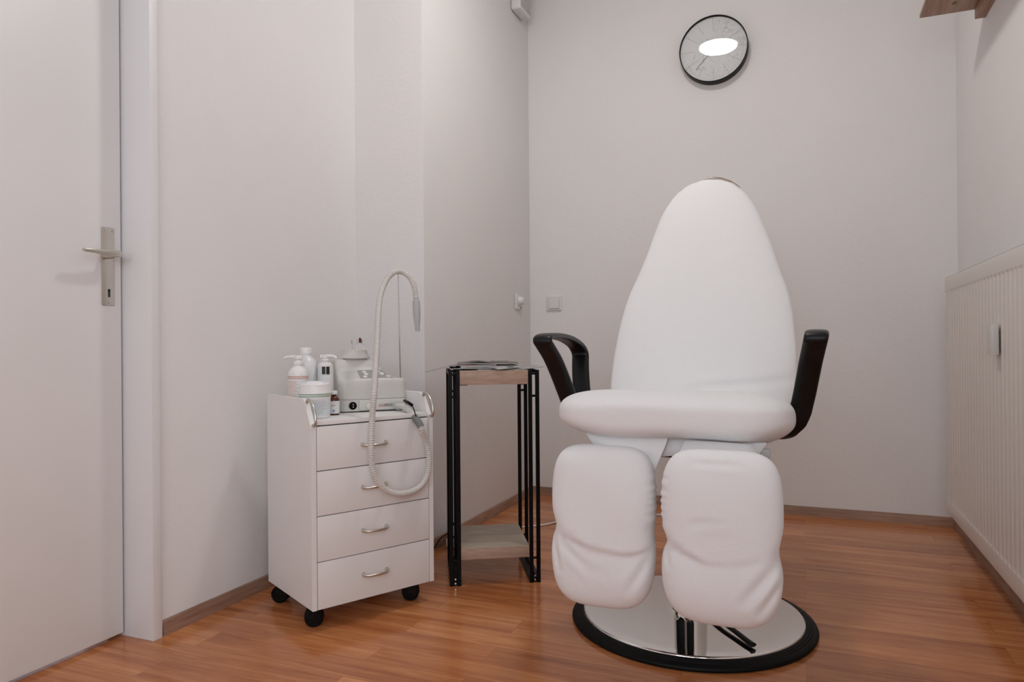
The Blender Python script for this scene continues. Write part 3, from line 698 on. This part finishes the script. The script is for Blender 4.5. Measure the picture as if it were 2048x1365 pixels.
sf = side_frame(-.0205, .0050); side_frame(.2542, .2790)
for x in (-.0012, .2728):
    for z in (.010, .024):
        bm = bmesh.new(); lathe(bm, [(.0035, 0), (.003, .0012), (.001, .0014)], (x, .0001, z), 10, Matrix.Rotation(PI/2, 4, 'X')); obj('bolt', bm, 'chrome', sf)
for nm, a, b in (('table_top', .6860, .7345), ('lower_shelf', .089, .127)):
    o = box(nm, (.0178, .0025, a), (.2538, TD-.0025, b), 'oak', tb, bev=.001); o.data.materials.append(M['oak_grey'])   # top and bottom faces greyer than the edges
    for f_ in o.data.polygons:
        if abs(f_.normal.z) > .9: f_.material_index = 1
for x in (.0180, .225): box('fixing_plate', (x, .02, .683), (x+.0285, .06, .6858), 'black_metal', tb)

def magazine(label, x, y, z, rz, w_, l_, th, cover, curl, name='magazine', arch=0, grp=None):
    """booklet of pages: x,y in the table frame; curl(s,t) lifts the sheet"""
    P = T1 + Matrix.Rotation(TY, 3, 'Z') @ Vector((x, y, z)); mg = thing(name, label, 'leaflet' if name == 'leaflet' else 'magazine', P, TY+rz, grp or 'magazines and leaflets piled on the side table')
    for nm, z0_, z1_, mt_ in (('pages', .0006, th-.0005, 'paper'), ('cover', th-.0004, th, cover), ('back_cover', 0, .0005, cover)):
        bm = bmesh.new(); NX, NYq = 24, 12; top_ = []; bot = []
        ins = .0015 if nm == 'pages' else 0
        for jx in range(NYq+1):
            rt, rb = [], []
            for ix in range(NX+1):
                s, t_ = ix/NX, jx/NYq; X = (s-.5)*(w_-2*ins); Y = (t_-.5)*(l_-2*ins); c_ = curl(s, t_)
                ext = arch*max(0, 1-abs(s-.35)/.28)*(1 if nm == 'cover' else 0)
                rt.append(bm.verts.new((X, Y, z1_+c_+ext))); rb.append(bm.verts.new((X, Y, z0_+c_+ext)))
            top_.append(rt); bot.append(rb)
        for a in range(NYq):
            for b_ in range(NX):
                bm.faces.new((top_[a][b_], top_[a][b_+1], top_[a+1][b_+1], top_[a+1][b_])); bm.faces.new((bot[a][b_], bot[a+1][b_], bot[a+1][b_+1], bot[a][b_+1]))
        for a in range(NYq):
            bm.faces.new((bot[a][0], top_[a][0], top_[a+1][0], bot[a+1][0])); bm.faces.new((bot[a][NX], bot[a+1][NX], top_[a+1][NX], top_[a][NX]))
        for b_ in range(NX):
            bm.faces.new((bot[0][b_], bot[0][b_+1], top_[0][b_+1], top_[0][b_])); bm.faces.new((bot[NYq][b_], top_[NYq][b_], top_[NYq][b_+1], bot[NYq][b_+1]))
        obj(nm, bm, mt_, mg, auto=50)
    return mg
def cover_mat(name, cols, scale):
    mt, nt, b = mat(name, cols[0], .3); mp = coords(nt); v = N(nt, 'ShaderNodeTexVoronoi'); v.inputs['Scale'].default_value = scale; nt.links.new(mp.outputs[0], v.inputs['Vector'])
    s = N(nt, 'ShaderNodeSeparateColor'); nt.links.new(v.outputs['Color'], s.inputs[0])
    r = ramp(nt, s.outputs[0], [(i/len(cols), c) for i, c in enumerate(cols)]); r.color_ramp.interpolation = 'CONSTANT'; nt.links.new(r.outputs[0], b.inputs['Base Color']); return mt
M['cover_a'] = cover_mat('cover_print_dark', [(.05, .05, .05), (.35, .30, .20), (.45, .06, .05), (.06, .07, .06)], 30)
M['cover_b'] = cover_mat('cover_print_grey', [(.40, .39, .38), (.10, .10, .10), (.5, .49, .48)], 14)
M['cover_c'] = cover_mat('cover_print_warm', [(.55, .20, .15), (.5, .48, .46), (.3, .28, .27)], 20)
magazine('bottom magazine of the pile, its curled end sticking out over the right leg', .190, .11, .7348, .12, .24, .17, .0028, 'cover_b', lambda s, t: .011*max(0, s-.62)**1.1*2)
magazine('black-covered magazine directly above the table top in the pile', .085, .125, .7392, .02, .19, .20, .0036, 'mag_dark', lambda s, t: 0)
magazine('thick grey magazine in the middle of the pile on the side table', .125, .135, .7430, .05, .215, .20, .0065, 'cover_b', lambda s, t: .0006*sin(s*5))
magazine('colourful magazine jutting out left of the side table top', .038, .13, .7505, -.16, .25, .17, .0034, 'cover_a', lambda s, t: -.024*(max(0, .4-s)/.4)**1.1)
magazine('top magazine with a raised arching cover on the side table pile', .125, .140, .7545, -.05, .215, .19, .0036, 'mag_dark', lambda s, t: .0022*max(0, 1-abs(s-.25)/.3), arch=.0050)
magazine('folded paper leaflet hanging slightly over the front edge of the side table top', .165, .030, .7420, .5, .075, .07, .0012, 'cover_b', lambda s, t: .004*s-.010*max(0, .45-t), 'leaflet')
magazine('small reddish leaflet lying on top of the magazine pile', .175, .200, .7610, .3, .06, .04, .0020, 'cover_c', lambda s, t: .0, 'leaflet')

# ------------------------------------------------------------------ power strip and cords on the floor
ps = thing('power_strip', 'white multi-socket block on the floor behind the side table', 'power strip', (-1.325, 2.575, 0), math.radians(100))
box('block', (-.035, -.0245, .002), (.15, .0245, .040), 'white_plastic', ps, bev=.008, seg=3)
bm = bmesh.new(); lathe(bm, [(.020, .0401), (.020, .058), (.016, .074), (.009, .080)], (.0, 0, 0), 24); obj('white_plug', bm, 'white_plastic', ps, auto=35)
bm = bmesh.new(); lathe(bm, [(.019, .0401), (.019, .058), (.015, .070), (.008, .082)], (.05, 0, 0), 24); obj('black_plug', bm, 'black_plastic', ps, auto=35)
bm = bmesh.new(); tube(bm, smooth_path([(-1.66, 2.28, .02), (-1.52, 2.33, .012), (-1.40, 2.42, .006), (-1.362, 2.475, .018), (-1.360, 2.505, .036), (-1.358, 2.535, .046), (-1.352, 2.565, .050), (-1.346, 2.59, .060), (-1.340, 2.61, .090), (-1.336, 2.620, .098), (-1.3337, 2.6242, .092), (-1.3337, 2.6242, .0835)], 10), .0026, 10)
tag(obj('mains_cable', bm, 'black_plastic', smooth=True), 'black cord curving along the skirting from the cabinet to the power strip', 'cord')
bm = bmesh.new(); tube(bm, smooth_path([(-1.325, 2.733, .02), (-1.31, 2.78, .006), (-1.25, 2.86, .0042), (-1.16, 2.945, .0042), (-1.09, 3.01, .0042), (-1.04, 3.10, .0042), (-.95, 3.22, .0042), (-.80, 3.33, .0042), (-.64, 3.372, .0042), (-.5, 3.36, .0042), (-.36, 3.2, .0042), (-.33, 2.80, .0042), (-.32, 2.52, .0042)], 10), .0040, 10)
tag(obj('mains_cable', bm, 'white_cord', smooth=True), 'white cord lying on the floor behind the treatment chair', 'cord')

# ------------------------------------------------------------------ treatment chair
CX, CYY = -.318, 2.150
ch = thing('treatment_chair', 'white cloth-covered foot-care treatment chair with black armrests on a chrome disc', 'chair', (CX, CYY, 0))
def L(x, y, z): return Vector((x-CX, y-CYY, z))
bm = bmesh.new(); lathe(bm, [(.30, .0005), (.342, .0005), (.350, .003), (.3515, .008), (.349, .013), (.343, .017), (.3365, .0190), (.3355, .0182), (.3345, .0200), (.3300, .0212), (.3290, .0204), (.3280, .0222), (.3235, .0232), (.3228, .0226), (.3215, .0238), (.3175, .0240), (.315, .018)], seg=128, cap=False)
obj('rubber_ring', bm, 'rubber', ch, auto=25)
bm = bmesh.new(); pr = [(.317, .018), (.3178, .0240), (.3160, .0268), (.3125, .0280), (.3075, .0278), (.300, .0290)]
for k in range(1, 15): r_ = .300-.245*k/14; pr.append((r_, .0290+.005*(1-(r_/.300)**2)))
pr += [(.05, .036)]
lathe(bm, pr, seg=160); obj('base_disc', bm, 'chrome', ch, auto=50)
bm = bmesh.new(); lathe(bm, [(.055, .0345), (.0545, .045), (.051, .050), (.050, .06), (.050, .30), (.047, .302)], seg=48); lathe(bm, [(.036, .30), (.036, .50)], seg=36); obj('pump_column', bm, 'chrome', ch, auto=35)
bm = bmesh.new(); bx(bm, (-.034, -.053, .058), (-.012, -.040, .30), .002); bx(bm, (-.004, -.055, .058), (.016, -.040, .30), .002); obj('column_cover', bm, 'black_plastic', ch, auto=40)
# foot lever
bm = bmesh.new(); tube(bm, smooth_path([(.05, -.02, .050), (.10, -.100, .046), (.145, -.158, .042), (.175, -.196, .039), (.190, -.214, .038)], 6), lambda t: .008+.002*t, 14, flat=.55); obj('foot_lever', bm, 'black_plastic', ch, smooth=True)
# seat frame
bm = bmesh.new(); bx(bm, (-.17, -.15, .520), (.17, .20, .556), .006); bx(bm, (-.10, -.10, .495), (.10, .10, .52), .004); obj('seat_frame', bm, 'black_metal', ch, auto=40)
for x in (-.46, -.18):
    bm = bmesh.new(); bx(bm, (*L(x-.02, 1.745, .44)[:2], .44), (*L(x+.02, 1.765, .44)[:2], .545), .003); bx(bm, (*L(x-.02, 1.745, 0)[:2], .525), (*L(x+.02, 1.95, 0)[:2], .545), .003); obj('leg_rest_bracket', bm, 'black_metal', ch, auto=40)
bm = bmesh.new(); v = L(-.093, 1.79, .56); bx(bm, (v.x-.03, v.y-.006, .548), (v.x+.018, v.y+.006, .5715), .005, 3); obj('hinge_plate', bm, 'grip', ch, auto=40)
bm = bmesh.new(); v = L(-.325, 1.83, .562); cyl(bm, (v.x-.012, v.y, .556), (v.x+.012, v.y, .556), .011, 16); cyl(bm, (v.x-.02, v.y, .556), (v.x+.02, v.y, .556), .005, 12); obj('hinge_bolt', bm, 'steel', ch, auto=40)
# backrest
BW = [(.62, .262), (.66, .280), (.70, .284), (.767, .284), (.835, .280), (.91, .272), (.985, .257), (1.06, .232), (1.135, .209), (1.21, .186), (1.285, .160), (1.34, .130), (1.375, .100), (1.392, .077), (1.402, .054), (1.409, .026), (1.4105, .004)]
def crease(px, pz, a, b_, depth, width):
    ax, az = a; bx2, bz = b_; dx, dz = bx2-ax, bz-az; L2 = dx*dx+dz*dz; t_ = max(0, min(1, ((px-ax)*dx+(pz-az)*dz)/L2))
    d_ = math.hypot(px-ax-dx*t_, pz-az-dz*t_); fall = sin(PI*min(1, max(0, .12+.76*t_)))
    return -depth*fall*(math.exp(-(d_/width)**2) - .45*math.exp(-((d_-width*1.9)/(width*1.1))**2))
zs = [.60+.8105*i/90 for i in range(91)]
zs = [z for z in zs if z < 1.35]+[1.355, 1.365, 1.375, 1.383, 1.390, 1.396, 1.401, 1.405, 1.408, 1.410]
def bxc(z): return CX + interp(z, [(.6, .014), (.85, .016), (1.13, .018), (1.285, .010), (1.41, .006)])
rings = []
for z in zs:
    hw = max(.003, interps(z, BW)); k = min(1, ((z-.585)/.06))**.5 if z < .645 else 1
    kt = (1-((z-.9)/.5125)**6)**.35 if z > .9 else 1
    yc = 2.278+(z-.70)*.50; th = .046*kt*k; ring = []
    for i in range(96):
        a = 2*PI*i/96; n_ = 2.5; x = hw*spow(cos(a), 2/n_); yy = th*spow(sin(a), 2/2.2)
        # soft fullness on the front, folds where the cover meets the seat
        dy = 0
        if sin(a) < 0:
            dy += .004*sin(x*9+z*6)*(1-(x/hw)**2)
            dy += crease(x, z, (-.06, .672), (.27, .712), .0045, .012)+crease(x, z, (-.02, .69), (.14, .705), .002, .010)
            dy = -dy
        ring.append(L(bxc(z)+x, yc+yy+dy, z))
    rings.append(ring)
bm = bmesh.new(); ringloft(bm, rings); obj('backrest', bm, 'cloth', ch, smooth=True)
# elastic cord of the cover at the top of the backrest
bm = bmesh.new(); P = []
for i in range(15):
    x = -.098+.200*i/14; z = 1.412-.035*((x-.012)/.1)**2*(.9 if x < 0 else 1.25)+.0015*sin(i*2.1)
    P.append(L(CX+.006+x, 2.278+(z-.70)*.5-.004, z+.0015))
tube(bm, smooth_path(P, 4), .0014, 8)
P = []
for i in range(9):
    x = .015+.095*i/8; z = 1.4135-.040*((x-.01)/.1)**2.2*1.2
    P.append(L(CX+.006+x, 2.272+(z-.70)*.5-.010, z+.002))
tube(bm, smooth_path(P, 4), .0012, 8)
obj('elastic_cord', bm, 'skin_elastic', ch, smooth=True)
# seat cushion, lofted from front to back
rings = []; NS = 70; YF, YK = 1.700, 2.33
for i in range(NS+1):
    phi = -PI/2*.985+PI*.985*i/NS; s = spow(sin(phi), .8)
    kx = max(1e-3, 1-abs(s)**5)**(1/5); kz = max(1e-3, 1-abs(s)**3.4)**(1/3.4)
    y = (YF+YK)/2+(YK-YF)/2*s; ring = []
    zc_ = .646-.050*max(0, (y-1.78))/.5
    for k in range(110):
        a = 2*PI*k/110; x = .299*kx*spow(cos(a), 2/2.9); z = .072*kz*spow(sin(a), 2/2.6)
        nx = x/.293
        wz = abs(sin(a))**.8*kz
        if z > 0: z += (.018*nx*nx-.007)*wz
        else: z += (.004*sin(x*17+1) - .010*math.exp(-((x-.20)/.07)**2) + .002*math.exp(-((x+.22)/.06)**2))*wz
        ring.append(L(CX+.001+x, y + .006*sin(x*11)*kz*(1 if s < 0 else 0), zc_+z))
    rings.append(ring)
bm = bmesh.new(); ringloft(bm, rings); obj('seat', bm, 'cloth', ch, smooth=True)
# leg pads
def fold(px, z, line, soft):
    """the cover tucks in under a line: sharp step below it, soft return further down"""
    zl = interps(px, [(a, b_) for a, b_, c in line]); A = interps(px, [(a, c) for a, b_, c in line]); d_ = z-zl
    below = 1/(1+math.exp(d_/soft*2)); return A*(below*math.exp(min(0, d_)/.035) - .35*(1-below)*math.exp(-max(0, d_)/.03))
def pad(cx_, hw0, yF, zlo, zhi, creases, line, pin, inner, lean, th0=.056):
    rings = []; n = 120; H = (zhi-zlo)/2; zm = (zhi+zlo)/2; zf = interps(-.12, [(a, b_) for a, b_, c in line])
    for i in range(n+1):
        phi = -PI/2*.988+PI*.988*i/n; s = spow(sin(phi), .66); ex = 4.6 if s > 0 else 3.7
        ka = max(1e-3, 1-abs(s)**ex)**(1/ex); kb = max(1e-3, 1-abs(s)**3)**(1/3)
        z = zm+H*s; ring = []
        pl_ = math.exp(-((z-zf)/.020)**2)*.55+math.exp(-((z-zf)/.05)**2)*.45; pr_ = math.exp(-((z-zf+.01)/.035)**2)
        for k in range(130):
            a = 2*PI*k/130; ca, sa = cos(a), sin(a)
            hw = hw0*(1-(pin[0]*pl_ if ca < 0 else pin[1]*pr_)*abs(ca)**.5)
            x = hw*ka*spow(ca, 2/3.6); y = th0*kb*spow(sa, 2/2.5)
            if sa < 0:
                y += (fold(x, z, line, .004) - sum(crease(x, z-zm, *c) for c in creases))*kb
                y += .0022*sin(z*31+x*9)*sin(x*17+cx_*7)*kb
            if ca*inner > .75: x += inner*.0020*sin(z*2*PI/.019+sin(z*70)*1.5)*max(0, sin((z-zlo-.15)/(zhi-zlo-.19)*PI))
            ring.append(L(cx_+x, yF+th0+y-lean*(zm-z), z))
        rings.append(ring)
    bm = bmesh.new(); ringloft(bm, rings); return obj('leg_pad', bm, 'cloth', ch, smooth=True)
pad(-.465, .1315, 1.655, .178, .571, [((-.10, -.035), (.0, -.115), .0045, .010), ((-.118, -.03), (-.10, -.11), .005, .007), ((.12, -.06), (.075, -.14), .005, .010), ((-.07, -.02), (-.02, -.075), .003, .008)],
    [(-.135, .385, .003), (-.109, .366, .009), (-.026, .333, .009), (.044, .322, .009), (.088, .324, .010), (.122, .338, .007), (.135, .345, .003)], (.12, .035), 1, .06)
pad(-.178, .1345, 1.610, .190, .579, [((-.06, .035), (.0, .043), .0035, .008), ((-.06, .168), (.05, .168), .003, .007), ((-.03, .008), (.02, .012), .003, .012), ((.13, -.03), (.055, -.125), .007, .011), ((.135, -.07), (.085, -.15), .005, .008), ((-.118, -.03), (-.112, -.07), .004, .006)],
    [(-.14, .382, .006), (-.119, .372, .011), (-.086, .360, .012), (-.053, .346, .011), (-.027, .336, .005), (.0, .336, .0025), (.045, .343, .003), (.09, .356, .0035), (.126, .370, .004)], (.115, .075), -1, .06)
# loose parts of the covers between seat and leg pads
def sheet(name, rows, th=.0035):
    bm = bmesh.new(); R_ = []
    for row in rows:
        R_.append([bm.verts.new(L(*p_)) for p_ in smooth_path(row, 6)])
    for a, b_ in zip(R_, R_[1:]):
        for i in range(len(a)-1): bm.faces.new((a[i], a[i+1], b_[i+1], b_[i]))
    o = obj(name, bm, 'cloth', ch, smooth=True)
    sm = o.modifiers.new('thick', 'SOLIDIFY'); sm.thickness = th; sm.offset = 0
    ss = o.modifiers.new('sub', 'SUBSURF'); ss.levels = 1; ss.render_levels = 2
    return o
sheet('hanging_cover_flap', [
    [(-.530, 1.775, .597), (-.47, 1.760, .594), (-.40, 1.755, .592), (-.335, 1.758, .592), (-.310, 1.760, .592)],
    [(-.505, 1.762, .565), (-.45, 1.732, .562), (-.40, 1.728, .558), (-.350, 1.742, .560), (-.318, 1.745, .565)],
    [(-.480, 1.760, .545), (-.44, 1.742, .540), (-.40, 1.738, .537), (-.362, 1.748, .539), (-.327, 1.742, .545)],
    [(-.40, 1.758, .52), (-.39, 1.752, .515), (-.375, 1.748, .513), (-.358, 1.746, .515), (-.337, 1.744, .520)],
    [(-.372, 1.758, .503), (-.368, 1.756, .497), (-.360, 1.754, .494), (-.352, 1.752, .496), (-.344, 1.750, .503)]])
sheet('hanging_cover_flap', [
    [(-.350, 1.785, .594), (-.25, 1.78, .592), (-.15, 1.775, .590), (-.11, 1.78, .588), (-.080, 1.79, .588)],
    [(-.350, 1.770, .562), (-.24, 1.755, .570), (-.15, 1.745, .566), (-.12, 1.755, .560), (-.098, 1.78, .562)],
    [(-.350, 1.775, .538), (-.24, 1.760, .552), (-.16, 1.740, .552), (-.13, 1.745, .548), (-.105, 1.77, .552)]])
sheet('hanging_cover_flap', [
    [(-.27, 1.752, .590), (-.22, 1.745, .590), (-.18, 1.742, .590), (-.13, 1.745, .588), (-.115, 1.755, .586)],
    [(-.275, 1.715, .568), (-.22, 1.705, .575), (-.17, 1.700, .574), (-.12, 1.705, .570), (-.10, 1.715, .562)],
    [(-.28, 1.690, .558), (-.22, 1.670, .572), (-.17, 1.668, .571), (-.12, 1.670, .566), (-.09, 1.69, .556)]])
# armrests : a wide strap bent into a D, leaning outwards
def armrest(s):
    XC = -.305
    P = [(1.945, .586), (1.915, .600), (1.892, .634), (1.876, .674), (1.845, .73), (1.805, .785), (1.765, .820), (1.752, .832), (1.762, .841), (1.80, .846), (1.88, .846), (1.96, .839), (2.03, .823), (2.060, .805), (2.064, .789), (2.055, .775), (2.035, .74), (2.015, .69), (1.995, .65), (1.985, .617), (1.972, .595)]
    def off(z):
        return interp(z, [(.583, .235), (.593, .262), (.616, .283), (.648, .295), (.70, .306), (.78, .320), (.85, .334)])
    pts = smooth_path([(0, y, z) for y, z in P], 5, closed=True); n = len(pts)
    bm = bmesh.new(); rings = []
    cy_, cz_ = 1.93, .75
    for i, q_ in enumerate(pts):
        a, b_ = pts[(i-1) % n], pts[(i+1) % n]; T = (b_-a); T.x = 0; T.normalize(); Nn = Vector((0, -T.z, T.y))
        z = q_.z; low = max(0, (.635-z)/.06)
        hw = .0265-.004*min(1, low); ht = .0088+.003*min(1, low)
        o_ = off(z); c = Vector((XC+s*o_, q_.y, q_.z)); sl = (off(z+.01)-off(z-.01))/.02*.35
        wd = Vector((s, 0, 0))
        ring = []
        for k in range(20):
            aa = 2*PI*k/20; ring.append(c + wd*hw*spow(cos(aa), .55) + Nn*ht*spow(sin(aa), .7) - Vector((CX, CYY, 0)))
        rings.append(ring)
    ringloft(bm, rings, False, True)
    return obj('armrest', bm, 'arm_plastic', ch, smooth=True)
armrest(-1); armrest(1)
for s in (-1, 1):
    x0_ = -.298+s*.24-CX; x1_ = -.298+s*.10-CX
    box('armrest_bracket', (min(x0_, x1_), 1.93-CYY, .580), (max(x0_, x1_), 1.985-CYY, .590), 'black_metal', ch, bev=.002)
